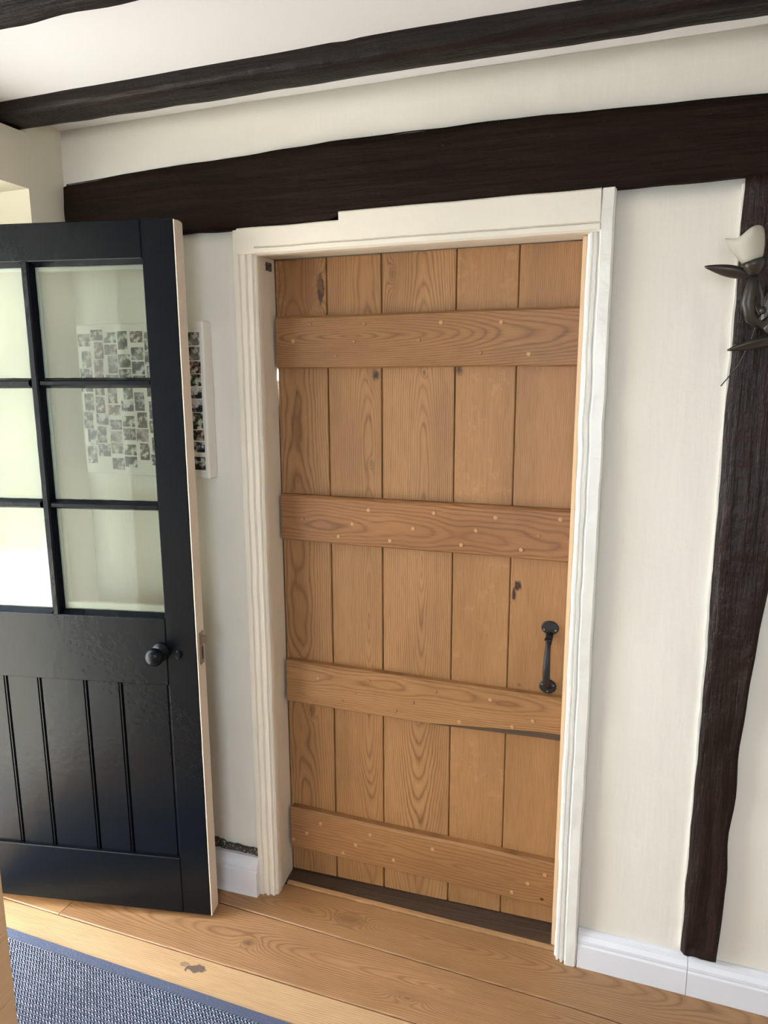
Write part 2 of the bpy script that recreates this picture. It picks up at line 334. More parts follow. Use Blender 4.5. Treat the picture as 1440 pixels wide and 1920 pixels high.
put(obj('wall_sky_blocker', B((XO - 1.0, DOOR_Y0 - 0.22, -0.15), (XO - 0.001, DOOR_Y0 - 0.06, 2.15)), M_wall_side), 'unseen side wall added to block sky light outside the front doorway', 'wall', kind='structure')  # wall added out of view to keep direct sky off the doorway reveal
# white outer frame of the front doorway, hinge side
tr3 = empty('trim_3', (XO + 0.03, DOOR_Y1, 0)); put(tr3, 'white timber frame of the front doorway on the left', 'door frame', kind='structure')
obj('jamb', B((-0.03, -0.17, -0.06), (0.03, -0.001, DOOR_H - 0.002)), M_white, tr3)
obj('jamb', B((-0.03, DOOR_Y0 - DOOR_Y1 + 0.001, -0.06), (0.03, DOOR_Y0 - DOOR_Y1 + 0.03, DOOR_H - 0.002)), M_white, tr3)
obj('frame_head', B((-0.03, DOOR_Y0 - DOOR_Y1 + 0.03, 1.815), (0.03, -0.17, DOOR_H - 0.002)), M_white, tr3)

# ---------------------------------------------------------------- dark beams
def rough_beam(name, lo, hi, along, mat, amp=0.006, res=0.02, chamfer=None, shape=None, f=(3.0, 22.0)):
    n = Vector((1, 1, 1)) * f[1]; n[along] = f[0]
    def d(p):
        q = p.copy()
        if shape: q = shape(q)
        s = Vector((p.x * n.x, p.y * n.y, p.z * n.z))
        q += noise.noise_vector(s) * amp + noise.noise_vector(p * 11.0) * amp * 0.7
        return q
    r = [res, res, res]; r[along] = 0.03
    return obj(name, gbox(lo, hi, r, d), mat, smooth=True)
def lintel_shape(p):
    q = p.copy(); t = (p.z - 1.775) / (1.945 - 1.775); x = p.x
    top = 1.927 + 0.022 * min(1.0, max(0.0, (x + 0.53) / 0.75)) - 0.012 * max(0.0, (x - 0.7) / 0.45)
    bot = 1.792 - (0.013 if x < -0.05 else 0.0)
    if x < 0.238: bot = min(bot, 1.792 - 0.017 * min(1.0, max(0.0, (x + 0.30) / 0.2)))
    else: bot = 1.794
    q.z = bot + t * (top - bot)
    if t > 0.93 and p.y < -0.015: q.y += 0.008
    if t > 0.99 and p.y < -0.015: q.y += 0.012
    return q
lin = rough_beam('lintel_beam', (-0.541, -0.022, 1.775), (2.2, 0.02, 1.945), 0, M_lintel, 0.003, 0.012, shape=lintel_shape)
put(lin, 'wide dark timber lintel beam set in the wall above the oak door', 'beam')
def beam_shape(p):
    q = p.copy()
    if p.z < 2.035 and p.y < -0.19: q.z += 0.004; q.y += 0.004
    if p.y < -0.15 and 0.27 < p.x < 0.37:                # gouged hollow on the front arris
        k = max(0.0, noise.noise(Vector((p.x * 60, p.z * 60, 3.0)))); q.y += 0.022 * k * (1 - abs((p.x - 0.32) / 0.05)); q.z += 0.008 * k
    return q
cb = rough_beam('ceiling_beam', (XL - 0.129, -0.204, 2.026), (XR, -0.120, 2.075), 0, M_beamx, 0.0035, 0.012, shape=beam_shape)
put(cb, 'long dark timber ceiling beam nearest the back wall', 'beam')
cb2 = rough_beam('ceiling_beam', (XL + 0.001, -0.63, 2.022), (XR, -0.532, 2.075), 0, M_beamx, 0.0035, 0.012, shape=None)
put(cb2, 'dark ceiling beam showing only in the upper left corner of the photo', 'beam')
def post_shape(p):
    q = p.copy(); t = min(1.0, max(0.0, (p.z - 0.5) / 0.75)); r = 1.150 + (1.205 - 1.150) * t ** 1.6
    q.x = 1.074 + (p.x - 1.074) / 0.08 * (r - 1.074)
    if p.y < -0.01 and p.x < 1.078: q.y += 0.006
    return q
pe = obj('plaster_edge', gbox((1.0700, -0.009, 0.11), (1.0745, 0.003, 1.785), (9, 9, 0.03), lambda p: p + noise.noise_vector(p * 30) * 0.0022 + Vector((0, 0, 0))), M_wall, wb)
po = rough_beam('wall_post', (1.074, -0.020, 0.105), (1.154, 0.02, 1.800), 2, M_post, 0.0055, 0.009, shape=post_shape, f=(7.0, 45.0))
put(po, 'upright dark timber post in the wall right of the doorway', 'beam')

# ---------------------------------------------------------------- painted door frame (trim_1)
fr = empty('trim_1', (0.405, 0.0, 0.0)); put(fr, 'cream painted moulded frame around the oak plank door', 'door frame', kind='structure')
def fpart(name, bm, mat, smooth=False): 
    for v in bm.verts: v.co.x -= 0.405
    return obj(name, bm, mat, fr, smooth=smooth)
zl, zr = fz(-0.01), -0.001
fpart('casing', prism([(-0.042, 0.01), (-0.042, -0.018), (-0.039, -0.024), (-0.026, -0.025), (-0.0235, -0.019), (-0.018, -0.019), (-0.015, -0.0235), (-0.009, -0.0235), (-0.006, -0.0165), (-0.001, -0.0165), (0.002, -0.020), (0.007, -0.019), (0.0095, -0.012), (0.0125, -0.0135), (0.016, -0.009), (0.0168, -0.001), (0.0165, 0.01)], zl, 1.774, n=70, jit=0.0016, freq=14), M_gloss)
fpart('jamb', prism([(0.0145, -0.001), (0.0062, 0.0975), (-0.024, 0.0975), (-0.024, 0.011), (-0.010, 0.011)], zl, 1.72, n=30, jit=0.0012, freq=9), M_gloss)
fpart('casing', prism([(0.840, 0.01), (0.840, -0.019), (0.836, -0.024), (0.814, -0.025), (0.8115, -0.021), (0.8105, -0.012), (0.8085, -0.012), (0.8065, -0.019), (0.802, -0.020), (0.800, -0.010), (0.798, -0.010), (0.796, -0.015), (0.792, -0.015), (0.7905, -0.004), (0.7865, -0.001), (0.7865, 0.01)], zr, 1.796, n=90, jit=0.0022, freq=17), M_gloss_old)
fpart('jamb', prism([(0.7865, 0.011), (0.835, 0.011), (0.835, 0.098), (0.7865, 0.098)], zr, 1.72, n=2), M_gloss)
fpart('door_stop', prism([(0.7750, 0.030), (0.7835, 0.028), (0.7860, 0.030), (0.7860, 0.074), (0.7750, 0.074)], 0.0, 1.715, n=2), M_pine)
for z0_, z1_ in ((-0.09, 1.418), (1.447, 1.74)): fpart('rebate', B((-0.024, 0.1275, z0_), (0.03, 0.15, z1_)), M_gloss)
fpart('rebate', B((0.75, 0.1275, -0.03), (0.835, 0.15, 1.74)), M_gloss); fpart('rebate', B((-0.024, 0.1275, 1.69), (0.835, 0.15, 1.80)), M_gloss)
fpart('rebate', B((0.03, 0.1275, -0.06), (0.75, 0.15, 0.05)), M_gloss)
for hx0, hx1, ht in ((0.0185, 0.2385, 1.777), (0.2385, 0.812, 1.796)):
    fpart('head_casing', prism([(0.01, ht), (-0.023, ht), (-0.0255, ht - 0.003), (-0.0255, 1.733), (-0.021, 1.731), (-0.027, 1.728), (-0.027, 1.718), (-0.020, 1.714), (-0.006, 1.713), (0.005, 1.720), (0.01, 1.72)], hx0, hx1, axis='x', n=int((hx1 - hx0) / 0.012), jit=0.0012, freq=10), M_gloss)
fpart('head_casing', prism([(0.009, 1.777), (-0.023, 1.777), (-0.0255, 1.774), (-0.0255, 1.7225), (-0.023, 1.717), (0.009, 1.717)], -0.028, 0.0185, axis='x', n=6, jit=0.0016, freq=10), M_gloss)
fpart('head_jamb', prism([(0.011, 1.7215), (0.098, 1.7215), (0.098, 1.76), (0.011, 1.76)], 0.004, 0.786, axis='x', n=2), M_gloss)
t = gbox((-0.013, 0.045, 1.690), (0.0125, 0.072, 1.709), (0.004, 0.004, 0.004), lambda p: p + noise.noise_vector(p * 160) * 0.004)
c_ = fpart('broken_jamb_corner', t, M_rubble); c_['label'] = 'splintered bare corner of the jamb'

# ---------------------------------------------------------------- oak ledged plank door (door_1)
d1 = empty('door_1', (0.385, 0.10, 0.0)); put(d1, 'pale oak plank door with four ledges and a black thumb latch', 'door', kind='structure')
PX = [0.005, 0.150, 0.297, 0.485, 0.632, 0.785]; ZT = 1.7195
oak_specs = [
    dict(seed=1.0, x0=-0.02, d0=0.06, slope=0.02, warp=0.035, warp2=0.10, freq=125, knots=[(0.056, 0.795, 0.009, 0.034, 2.5), (0.004, -0.355, 0.010, 0.022, 0.5), (-0.03, 0.2, 0.006, 0.008, 0.35)], stain=[(-0.01, 0.80, 0.07, 0.12, srgb(126, 82, 42), 0.55)]),
    dict(seed=2.3, x0=0.035, d0=0.0, slope=0.055, warp=0.02, warp2=0.07, freq=165, knots=[(0.057, 0.578, 0.010, 0.013, 1.3), (0.042, 0.355, 0.004, 0.012, 0.25)]),
    dict(seed=5.1, x0=0.012, d0=-0.01, slope=0.075, warp=0.02, warp2=0.06, freq=150, knots=[(0.016, 0.58, 0.004, 0.008, 0.5), (-0.065, 0.815, 0.010, 0.03, 0.3)], light=srgb(172, 127, 83)),
    dict(seed=7.7, x0=0.14, d0=0.02, slope=0.015, warp=0.012, warp2=0.03, freq=210, ringmix=0.42, fleck=0.12, knots=[(-0.064, 0.585, 0.010, 0.014, 0.9)]),
    dict(seed=9.2, x0=0.11, d0=0.03, slope=0.02, warp=0.015, warp2=0.04, freq=200, ringmix=0.45, knots=[(-0.057, 0.058, 0.008, 0.012, 2.2), (-0.066, 0.036, 0.005, 0.015, 1.6), (-0.045, -0.2, 0.004, 0.006, 0.5)])]
for i in range(5):
    x0, x1 = PX[i] + 0.0012, PX[i + 1] - 0.0012; cx = (x0 + x1) / 2; w = (x1 - x0) / 2; zb = fz(cx) + 0.006; cz = (ZT + zb) / 2; h = (ZT - zb) / 2
    c = 0.0022
    prof = [(-w, 0.026), (-w, c), (-w + c, 0.0), (w - c, 0.0), (w, c), (w, 0.010), (w + 0.0022, 0.010), (w + 0.0022, 0.018), (w, 0.018), (w, 0.026)]
    if i == 4: prof = prof[:5] + [prof[-1]]
    bm = prism(prof, -h, h, n=1)
    for v in bm.verts:                                  # foot scribed to the sloping sill
        if v.co.z < 0: v.co.z += fz(v.co.x + cx) - fz(cx)
    obj('plank', bm, oak('oak_plank', 'z', rough=0.48, **oak_specs[i]), d1, (cx - 0.385, 0.0, cz))
led = [(1.449, 1.579, dict(seed=31.0, x0=0.01, d0=0.015, slope=0.09, warp2=0.05, freq=150, light=srgb(154, 109, 66), dark=srgb(90, 58, 31))),
       (0.994, 1.119, dict(seed=35.0, x0=-0.01, d0=0.04, slope=0.03, warp=0.05, warp2=0.12, freq=110, light=srgb(158, 109, 67), dark=srgb(92, 57, 30))),
       (0.526, 0.648, dict(seed=39.0, x0=0.03, d0=0.04, slope=0.02, warp=0.03, warp2=0.05, freq=160, ringmix=0.7, light=srgb(170, 124, 79))),
       (0.068, 0.194, dict(seed=42.0, x0=0.0, d0=0.0, slope=0.04, warp=0.06, warp2=0.16, freq=90, ringmix=0.65, light=srgb(160, 115, 73), knots=[(-0.045, 0.345, 0.005, 0.006, 1.2)]))]
PEGS = [[(0.114, 1.557), (0.260, 1.554), (0.455, 1.552), (0.598, 1.549), (0.066, 1.517), (0.233, 1.513), (0.182, 1.479), (0.663, 1.476), (0.40, 1.513), (0.55, 1.480)],
        [(0.268, 1.090), (0.223, 1.051), (0.183, 1.015), (0.388, 1.050), (0.326, 1.014), (0.442, 1.093), (0.596, 1.091), (0.549, 1.056), (0.513, 1.017), (0.749, 1.096), (0.700, 1.053), (0.660, 1.016), (0.08, 1.055)],
        [(0.264, 0.624), (0.226, 0.584), (0.186, 0.552), (0.340, 0.549), (0.389, 0.580), (0.450, 0.620), (0.515, 0.546), (0.595, 0.620), (0.652, 0.556), (0.703, 0.580), (0.115, 0.610)],
        [(0.024, 0.093), (0.113, 0.163), (0.068, 0.122), (0.221, 0.120), (0.182, 0.086), (0.265, 0.163), (0.447, 0.161), (0.705, 0.123), (0.665, 0.086), (0.748, 0.159), (0.335, 0.10)]]
M_peg = [oak('oak_peg', 'z', srgb(182, 138, 94), srgb(164, 118, 76), 400, seed=60.0, ringmix=0.2), oak('oak_peg_dark', 'z', srgb(150, 108, 68), srgb(130, 88, 50), 400, seed=61.0, ringmix=0.2)]
peg_me = None
for li, (z0, z1, kw) in enumerate(led):
    cz = (z0 + z1) / 2; h = (z1 - z0) / 2; W = 0.3810; n = 40; bm = bmesh.new(); rows = []
    for k in range(n + 1):
        x = -W + 2 * W * k / n; wv = 0.0015 * noise.noise(Vector((x * 4, li * 3.0, 0)))
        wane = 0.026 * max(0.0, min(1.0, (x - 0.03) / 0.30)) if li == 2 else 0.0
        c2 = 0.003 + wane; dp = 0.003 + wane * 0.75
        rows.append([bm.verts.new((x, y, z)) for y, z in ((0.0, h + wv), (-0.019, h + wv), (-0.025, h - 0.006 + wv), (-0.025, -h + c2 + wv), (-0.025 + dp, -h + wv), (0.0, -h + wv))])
    for k in range(n):
        for j in range(5):
            f = bm.faces.new((rows[k][j], rows[k][j + 1], rows[k + 1][j + 1], rows[k + 1][j]))
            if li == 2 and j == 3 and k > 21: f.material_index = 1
    for e in (0, n): bm.faces.new(rows[e])
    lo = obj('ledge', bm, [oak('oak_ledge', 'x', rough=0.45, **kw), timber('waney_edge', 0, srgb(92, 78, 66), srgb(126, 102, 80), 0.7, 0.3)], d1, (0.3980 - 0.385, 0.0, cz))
    for pi, (px, pz) in enumerate(PEGS[li]):
        if peg_me is None:
            bmp = lathe([(0.0052, 0.0), (0.0052, 0.0262), (0.0040, 0.0268), (0.0, 0.0268)], 10, TO_FRONT)
            pm = bpy.data.meshes.new('peg'); bmesh.ops.recalc_face_normals(bmp, faces=bmp.faces[:]); bmp.to_mesh(pm); bmp.free(); peg_me = [pm, pm.copy()]
            pm.materials.append(M_peg[0]); peg_me[1].materials.append(M_peg[1])
        dk = 1 if (li == 2 and pi < 6) or (li == 0 and pi in (0, 1, 5, 6, 8, 9)) or (li == 1 and pi in (12, 10)) else 0
        po_ = bpy.data.objects.new('peg', peg_me[dk]); COL.objects.link(po_); po_.parent = lo; po_.location = (px - 0.3980, 0.0, pz - cz)
# thumb latch
lt = empty('thumb_latch', (0.733 - 0.385, 0.0, 0.745), parent=d1); lt['label'] = 'black iron thumb latch'
def disc(name, z, sx, sz, th=0.004):
    bm = lathe([(1.0, 0.0), (1.0, th * 0.6), (0.9, th), (0.0, th * 1.15)], 28, TO_FRONT)
    for v in bm.verts: v.co.x *= sx; v.co.z *= sz
    return obj(name, bm, M_iron, lt, (0, 0, z), smooth=False)
disc('top_plate', 0.075, 0.0212, 0.0175); disc('bottom_plate', -0.078, 0.0212, 0.0185)
bm = box(bmesh.new(), (-0.009, -0.034, -0.0015), (0.008, -0.002, 0.0015), 0.001); obj('thumb_piece', bm, M_iron, lt, (0, 0, 0.053))
pts = [(0, -0.003, 0.062), (0, -0.014, 0.050), (0, -0.030, 0.036), (0, -0.041, 0.012), (0, -0.044, -0.015), (0, -0.040, -0.042), (0, -0.026, -0.064), (0, -0.004, -0.080)]
obj('grip', tube(bmesh.new(), pts, [0.009, 0.0085, 0.0062, 0.0078, 0.0088, 0.0088, 0.0085, 0.008], 12, 0.6), M_iron, lt, smooth=True)
for sx, sz in ((-0.014, 0.070), (0.014, 0.070), (0.0, 0.086), (-0.014, -0.073), (0.014, -0.073), (0.0, -0.090)):
    obj('screw', lathe([(0.0022, 0.0), (0.0022, 0.0058), (0.0, 0.0062)], 8, TO_FRONT), M_steel if sz < 0.08 else M_iron, lt, (sx, 0, sz))

# ---------------------------------------------------------------- skirting boards
SK = [(0.0, 0.0), (-0.022, 0.0), (-0.022, 0.060), (-0.018, 0.064), (-0.0205, 0.068), (-0.020, 0.075), (-0.013, 0.084), (-0.010, 0.093), (-0.004, 0.096), (0.0, 0.096)]
for x0, x1, lab in ((0.842, 1.0885, 'short white skirting board length between the door frame and the joint'), (1.0895, XR, 'long white skirting board running to the right from the joint below the post')):
    put(obj('baseboard_back', prism(SK, x0, x1, axis='x', n=10, jit=0.0008), M_skirt), lab, 'skirting', kind='structure')
def skl():
    bm = prism([(0.0, 0.0), (-0.042, 0.0), (-0.043, 0.076), (-0.037, 0.081), (-0.040, 0.086), (-0.038, 0.094), (-0.028, 0.106), (-0.022, 0.112), (0.0, 0.112)], -0.53, -0.036, axis='x', n=16, jit=0.001)
    for v in bm.verts: v.co.z += fz(v.co.x)
    return bm
put(obj('baseboard_left', skl(), M_skirt), 'grey-white skirting board between the black door and the oak door frame', 'skirting', kind='structure')
bm = gbox((-0.30, -0.012, 0.060), (-0.045, 0.004, 0.096), (0.007, 0.008, 0.006), lambda p: p + noise.noise_vector(p * 70) * 0.007 + Vector((0, 0, 0.004 * noise.noise(p * 25))) + Vector((0, 0, -0.05 * (p.x + 0.12))))
cr = obj('crumbled_plaster', bm, M_rubble, wb); cr['label'] = 'crumbled dark gap in the plaster above the skirting'

# ---------------------------------------------------------------- black glazed door (door_2)
TH = math.radians(11.5)
d2 = empty('door_2', (-0.113, -0.154, 0.0), TH); put(d2, 'black painted stable-style door standing open with six glass panes and boarded panel', 'door', kind='structure')
Zb, Zt, DT, WD = -0.021, 1.783, 0.046, 0.76
def dbox(name, u0, u1, z0, z1, bev=0.002, y0=0.0, y1=DT, back=M_white, mat=M_black, parent=d2):
    bm = bmesh.new(); ym = (y0 + y1) / 2
    cx, cz = -(u0 + u1) / 2, (z0 + z1) / 2
    box(bm, (-u1 - cx, y0, z0 - cz), (-u0 - cx, ym, z1 - cz), bev); box(bm, (-u1 - cx, ym, z0 - cz), (-u0 - cx, y1, z1 - cz), 0.0, mi=1)
    return obj(name, bm, [mat, back], parent, (cx, 0, cz))
ST = 0.082
rs = dbox('stile', 0.0015, ST, Zb, Zt, 0.0025, back=M_edge)
dbox('stile', WD - ST, WD, Zb, Zt, 0.0025)
bm = gbox((-0.0015, 0.0006, Zb + 0.001), (0.001, DT - 0.0005, Zt - 0.003), (9, 0.012, 0.03), lambda p: p + Vector((0.0006 * noise.noise(p * 40), 0.0008 * noise.noise(p * 60), 0)))
e_ = obj('door_edge', bm, M_edge, d2); e_['label'] = 'cream painted latch edge'
dbox('rail', ST, WD - ST, 1.697, Zt); dbox('rail', ST, WD - ST, 0.646, 0.825); dbox('rail', ST, WD - ST, Zb, 0.146)
cols = [(ST, 0.365), (0.395, WD - ST)]; rows_ = [(0.825, 1.100), (1.125, 1.402), (1.427, 1.697)]
def bar(prof, z0, z1, axis): return prism(prof, z0, z1, axis=axis, n=30, jit=0.0007, freq=40)
# upright glazing bar: flat nose, sides sloping back to the glass; white behind the glass
obj('glazing_bar', bar([(-0.006, 0.0), (0.006, 0.0), (0.0095, 0.004), (0.015, 0.022), (-0.015, 0.022), (-0.0095, 0.004)], 0.825, 1.697, 'z'), M_black, d2, (-0.380, 0, 0))
obj('bar_back', bar([(-0.019, 0.0285), (0.019, 0.0285), (0.020, 0.036), (0.020, DT + 0.002), (-0.020, DT + 0.002), (-0.020, 0.036)], 0.825, 1.697, 'z'), M_white, d2, (-0.380, 0, 0))
for z in (1.4145, 1.1125):
    for u0, u1 in cols:
        obj('glazing_bar', bar([(0.0, -0.004), (0.0, 0.004), (0.004, 0.007), (0.022, 0.0125), (0.022, -0.0125), (0.004, -0.007)], -(u1 - u0) / 2, (u1 - u0) / 2, 'x'), M_black, d2, (-(u0 + u1) / 2, 0, z))
        obj('bar_back', bar([(0.0285, -0.0125), (0.0285, 0.0125), (DT, 0.008), (DT, -0.008)], -(u1 - u0) / 2, (u1 - u0) / 2, 'x'), M_white, d2, (-(u0 + u1) / 2, 0, z))
for u0, u1 in cols:
    for z0, z1 in rows_:
        obj('pane', B((-(u1 - u0) / 2 - 0.0, 0.0235, -(z1 - z0) / 2), ((u1 - u0) / 2, 0.0265, (z1 - z0) / 2)), M_glass, d2, (-(u0 + u1) / 2, 0, (z0 + z1) / 2))
        # putty fillets at the foot and head of each pane
    obj('putty', bar([(0.004, 0.0), (0.0225, 0.0), (0.0225, 0.010)], -(u1 - u0) / 2, (u1 - u0) / 2, 'x'), M_black, d2, (-(u0 + u1) / 2, 0, 0.825))
    obj('putty', bar([(0.004, 0.0), (0.0225, 0.0), (0.0225, -0.010)], -(u1 - u0) / 2, (u1 - u0) / 2, 'x'), M_black, d2, (-(u0 + u1) / 2, 0, 1.697))
    for z, s in ((0.825, 0.026), (1.697, -0.019)):
        obj('bead', bar([(0.0285, 0.0), (0.0285, s), (DT - 0.006, s), (DT - 0.003, 0.0)], -(u1 - u0) / 2, (u1 - u0) / 2, 'x'), M_white, d2, (-(u0 + u1) / 2, 0, z))
G = [ST, 0.217, 0.316, 0.448, 0.546, WD - ST]
for i in range(5):
    u0, u1 = G[i], G[i + 1]; w = (u1 - u0) / 2; y = 0.009
    prof = [(-w, 0.030), (-w, y + 0.005), (-w + 0.004, y), (w - 0.010, y), (w - 0.0085, y + 0.003), (w - 0.007, y + 0.003), (w - 0.0055, y), (w - 0.003, y), (w, y + 0.005), (w, 0.030)]
    obj('panel_board', prism(prof, -0.25, 0.25, n=1), [M_black], d2, (-(u0 + u1) / 2, 0, 0.396))
# knob with rose, keyhole cover, mortice latch
kn = obj('knob', lathe([(0.0, 0.0), (0.024, 0.0), (0.024, 0.004), (0.020, 0.008), (0.011, 0.011), (0.009, 0.020), (0.012, 0.026), (0.021, 0.030), (0.0235, 0.036), (0.0225, 0.044), (0.016, 0.051), (0.006, 0.0535), (0.0, 0.054)], 32, TO_FRONT), M_black, d2, (-0.097, 0, 0.738), smooth=True)
kn['label'] = 'round black door knob'
bm = lathe([(1.0, 0.0), (1.0, 0.003), (0.7, 0.005), (0.0, 0.005)], 20, TO_FRONT)
for v in bm.verts: v.co.x *= 0.008; v.co.z *= 0.013
obj('keyhole_cover', bm, M_black, d2, (-0.050, 0, 0.732))
obj('latch_plate', B((-0.0035, 0.012, 0.702), (-0.0008, 0.036, 0.788), 0.0006), M_steel, d2, (0.0048, 0, 0))
obj('latch_slot', B((-0.0015, 0.019, 0.715), (0.0005, 0.029, 0.748)), M_iron, d2, (0.0042, 0, 0))
lb = obj('latch_bolt', prism([(0.0, 0.019), (0.012, 0.029), (0.0, 0.029)], 0.757, 0.776), M_steel, d2, (0.003, 0, 0))

# ---------------------------------------------------------------- photo collage canvas
def photo_mat(i):
    rnd = random.Random(100 + i); nb = NB('printed_photo'); X = nb.xyz(); s = rnd.uniform(45, 80)
    v = nb.vec(nb.math('ADD', X[0], i * 0.73), X[2], i * 1.1)
    n = nb.noise(v, s, 3.0, 0.6); m = nb.noise(v, s * 0.4, 1.0)
    pal = [((18, 18, 17), (92, 90, 86), (215, 212, 206)), ((34, 26, 20), (120, 98, 78), (212, 200, 186)), ((20, 24, 14), (88, 92, 66), (214, 214, 204)),
           ((20, 24, 32), (84, 90, 98), (218, 218, 216)), ((40, 22, 20), (128, 92, 82), (214, 204, 196))][i % 5]
    c = nb.ramp(n, [(0.42, srgb(*pal[0])), (0.50, srgb(*pal[1])), (0.60, srgb(*pal[2]))])
    c = nb.mix(nb.ramp(m, [(0.42, 0.0), (0.62, 0.45)]), c, srgb(*pal[(i // 5) % 3]))
    return nb.out(c, 0.55, 0.3)
PM = [photo_mat(i) for i in range(15)]
cv = empty('photo_canvas', (-0.323, -0.02, 1.367)); put(cv, 'square white canvas printed with a collage of small photos, hung behind the black door', 'wall art')
CX, CZ = 0.197, 0.1985
obj('canvas', B((-CX, -0.020, -CZ), (CX, 0.0195, CZ), 0.004, 2), paint('white_canvas', srgb(232, 226, 218), 0.8, 0.1), cv)
rnd = random.Random(5); x = -CX + 0.004; ncol = 9; cw = (2 * CX - 0.012) / ncol
for c in range(ncol):
    z = CZ - 0.010 - rnd.uniform(0, 0.022)
    while z > -CZ + 0.030:
        portrait = rnd.random() < 0.4; w = 0.030 if portrait else cw - 0.0035; h = rnd.uniform(0.040, 0.048) if portrait else rnd.uniform(0.026, 0.034)
        if z - h < -CZ + 0.006: break
        ox = rnd.uniform(0, cw - w - 0.002) if cw - w > 0.003 else 0.001
        obj('photo', B((-w / 2, -0.0206, -h / 2), (w / 2, -0.0195, h / 2)), PM[rnd.randrange(15)], cv, (x + c * cw + ox + w / 2, 0, z - h / 2))
        z -= h + rnd.choice([0.002, 0.003, 0.004, 0.004, 0.012])

# ---------------------------------------------------------------- wall sconce on the post
sc = empty('wall_sconce', (1.120, -0.020, 1.53)); put(sc, 'bronze leaf wall light with a frosted tulip shade on the dark post', 'wall light')
def P(x, y, z): return (x - 1.120, y + 0.020, z - 1.53)
bm = lathe([(1.0, 0.0), (1.0, 0.006), (0.8, 0.011), (0.0, 0.013)], 28, TO_FRONT)
for v in bm.verts: v.co.x *= 0.026; v.co.z *= 0.045
obj('back_plate', bm, M_bronze, sc, P(1.142, -0.0265, 1.545))
def leaf(tip, root, width, sag, th=0.0025):
    a, b = Vector(root), Vector(tip); L = b - a; side = Vector((0, -0.8, 0.6)).normalized(); up = L.normalized().cross(side); bm = bmesh.new(); n = 14; rows = []
    for i in range(n + 1):
        t = i / n; w = width * math.sin(math.pi * t ** 0.8) ** 0.9 + 0.0006 if 0 < t < 1 else 0.0006
        c = a + L * t + Vector((0, 0, -sag * math.sin(math.pi * t)))
        rows.append([bm.verts.new(c + side * w * s + Vector((0, 0, 1)) * (0.35 * w * (abs(s) ** 1.5) + o)) for s, o in ((-1, 0), (-0.5, 0), (0, -0.0), (0.5, 0), (1, 0), (0.5, -th), (0, -th), (-0.5, -th))])
    for i in range(n):
        for j in range(8): bm.faces.new((rows[i][j], rows[i][(j + 1) % 8], rows[i + 1][(j + 1) % 8], rows[i + 1][j]))
    bm.faces.new(rows[0]); bm.faces.new(rows[-1]); return bm
obj('leaf', leaf(P(1.006, -0.12, 1.622), P(1.088, -0.115, 1.601), 0.015, 0.005), M_bronze, sc, smooth=True)
obj('leaf', leaf(P(1.055, -0.12, 1.472), P(1.150, -0.10, 1.489), 0.016, 0.003), M_bronze, sc, smooth=True)
obj('arm', tube(bmesh.new(), [P(1.142, -0.037, 1.545), P(1.128, -0.075, 1.53), P(1.108, -0.105, 1.514), P(1.091, -0.116, 1.527), P(1.083, -0.120, 1.555), P(1.086, -0.120, 1.582), P(1.090, -0.118, 1.606)], [0.005, 0.006, 0.008, 0.011, 0.012, 0.010, 0.006], 12, 0.7), M_bronze, sc, smooth=True)
obj('scroll', tube(bmesh.new(), [P(1.092, -0.118, 1.600), P(1.100, -0.120, 1.585), P(1.1055, -0.121, 1.565), P(1.107, -0.122, 1.542), P(1.102, -0.122, 1.533), P(1.096, -0.121, 1.545), P(1.095, -0.120, 1.565)], [0.002, 0.0025, 0.0025, 0.003, 0.003, 0.0025, 0.0015], 8), M_bronze, sc, smooth=True)
obj('boss', lathe([(0.0, -0.007), (0.005, -0.005), (0.007, 0.0), (0.005, 0.005), (0.0, 0.007)], 14, Matrix.Translation(P(1.107, -0.124, 1.540)) @ TO_FRONT), M_bronze, sc, smooth=True)
obj('stem', tube(bmesh.new(), [P(1.106, -0.120, 1.535), P(1.100, -0.108, 1.51), P(1.096, -0.09, 1.485), P(1.082, -0.07, 1.445), P(1.058, -0.03, 1.405)], [0.0014, 0.0014, 0.0014, 0.0013, 0.0012], 7), M_bronze, sc, smooth=True)
tilt = Matrix.Translation(P(1.0905, -0.119, 1.606)) @ Matrix.Rotation(math.radians(-17), 4, 'Y')
obj('shade_cup', lathe([(0.006, -0.004), (0.012, 0.002), (0.019, 0.013), (0.0195, 0.022), (0.017, 0.022)], 24, tilt), M_bronze, sc, smooth=True)
bm = bmesh.new(); seg = 40; rows = []
prof = [(0.0165, 0.020), (0.020, 0.030), (0.0245, 0.044), (0.0275, 0.058), (0.029, 0.070)]
for k, (r, t_) in enumerate(prof):
    row = []
    for j in range(seg):
        a = 6.28318 * j / seg; lobe = abs(math.cos(1.5 * (a - 3.0))) ** 2; g = k / (len(prof) - 1)
        row.append(bm.verts.new(tilt @ Vector(((r + 0.005 * lobe * g ** 2) * math.cos(a), (r + 0.005 * lobe * g ** 2) * math.sin(a), t_ + 0.009 * lobe * g ** 2 - 0.004 * g))))
    rows.append(row)
for k in range(len(prof) - 1):
    for j in range(seg): bm.faces.new((rows[k][j], rows[k][(j + 1) % seg], rows[k + 1][(j + 1) % seg], rows[k + 1][j]))
bm.faces.new(rows[0])
sh = obj('shade', bm, M_frost, sc, smooth=True); md = sh.modifiers.new('thick', 'SOLIDIFY'); md.thickness = 0.0022; md.offset = -1

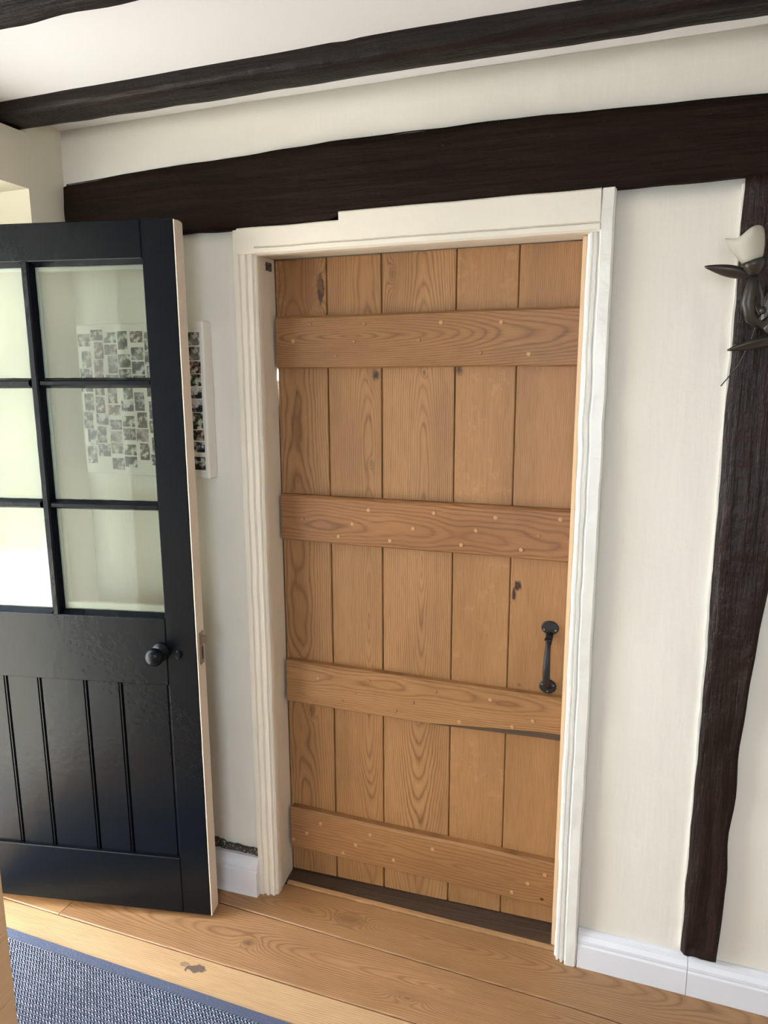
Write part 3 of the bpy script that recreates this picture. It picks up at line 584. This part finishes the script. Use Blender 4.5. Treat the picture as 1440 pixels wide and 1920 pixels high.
# ---------------------------------------------------------------- door mat
def my(x): return -0.352 - 0.036 * (x + 0.64)
mat_o = empty('door_mat', (-0.1, -0.58, fz(-0.1))); put(mat_o, 'blue woven door mat with a flat dark blue border', 'door mat')
MX0, MX1, MD = -0.80, 0.62, 0.46
def mpos(x, d, z): return Vector((x + 0.1, my(x) - d + 0.58, fz(x) - fz(-0.1) + z))
def mslab(x0, x1, da, db, z0, z1, mat, name):
    bm = gbox((x0, da, z0), (x1, db, z1), (0.06, 9, 9), lambda p: mpos(p.x, p.y, p.z)); return obj(name, bm, mat, mat_o)
M_bord = paint('mat_border', srgb(80, 86, 108), 0.6, 0.4, None, 200.0); M_base = paint('mat_base', srgb(30, 36, 56), 0.9, 0.3, None, 300.0); M_tuft = paint('mat_yarn', srgb(160, 166, 184), 0.9, 0.2, None, 400.0)
BW = 0.024
mslab(MX0, MX1, 0.0, BW, 0.0005, 0.007, M_bord, 'border'); mslab(MX0, MX1, MD - BW, MD, 0.0005, 0.007, M_bord, 'border')
mslab(MX0, MX0 + BW, BW, MD - BW, 0.0005, 0.007, M_bord, 'border'); mslab(MX1 - BW, MX1, BW, MD - BW, 0.0005, 0.007, M_bord, 'border')
mslab(MX0 + BW, MX1 - BW, BW, MD - BW, 0.0005, 0.0055, M_base, 'backing')
vs, fs = [], []; rnd = random.Random(3); dx, dd_ = 0.0098, 0.0052; nx = int((MX1 - MX0 - 2 * BW) / dx); nd = int((MD - 2 * BW) / dd_)
for j in range(nd):
    for i in range(nx):
        x = MX0 + BW + (i + 0.5 + (0.5 if j % 2 else 0) * 0.9) * dx; d = BW + (j + 0.5) * dd_
        if x > MX1 - BW - 0.004 : continue
        s = 1 if (j // 1) % 2 else -1; L = 0.0040 * rnd.uniform(0.7, 1.1); w = 0.0013; sk = 0.0016 * s; h = 0.0088 + rnd.uniform(-0.0006, 0.0006); b = len(vs)
        for (ax_, ad, z) in ((-L, -w - sk, 0.0052), (L, -w + sk, 0.0052), (L, w + sk, 0.0052), (-L, w - sk, 0.0052), (-L * 0.55, -sk * 0.6, h), (L * 0.55, sk * 0.6, h)): vs.append(mpos(x + ax_, d + ad, z))
        fs += [(b, b + 1, b + 5, b + 4), (b + 2, b + 3, b + 4, b + 5), (b + 1, b + 2, b + 5), (b + 3, b, b + 4)]
me = bpy.data.meshes.new('pile'); me.from_pydata(vs, [], fs); me.materials.append(M_tuft)
pl = bpy.data.objects.new('pile', me); COL.objects.link(pl); pl.parent = mat_o; pl['kind'] = 'stuff'

# ---------------------------------------------------------------- oak cabinet at the lower left edge
cab = empty('oak_cabinet', (-0.20, -1.02, fz(-0.2) + 0.004)); put(cab, 'light oak boarded cabinet side at the lower left edge of the photo', 'cabinet')
oc = [oak('oak_cabinet_board', 'x', seed=70.0 + k, rough=0.5, light=srgb(226, 190, 148), dark=srgb(196, 152, 108), ringmix=0.4) for k in range(2)]
for k in range(7): obj('side_board', B((0.135, -0.195, 0.02 + k * 0.1295), (0.152, 0.195, 0.1485 + k * 0.1295), 0.0015), oc[k % 2], cab)
for k in range(7): obj('side_board', B((-0.152, -0.195, 0.02 + k * 0.1295), (-0.135, 0.195, 0.1485 + k * 0.1295), 0.0015), oc[k % 2], cab)
obj('back_panel', B((-0.134, -0.19, 0.02), (0.134, -0.175, 0.925)), oc[0], cab); obj('door_panel', B((-0.134, 0.175, 0.02), (0.134, 0.193, 0.925), 0.002), oc[1], cab)
obj('cabinet_top', B((-0.16, -0.203, 0.929), (0.16, 0.203, 0.950), 0.003), oc[0], cab); obj('plinth', B((-0.13, -0.17, 0.0), (0.13, 0.17, 0.019)), oc[1], cab)
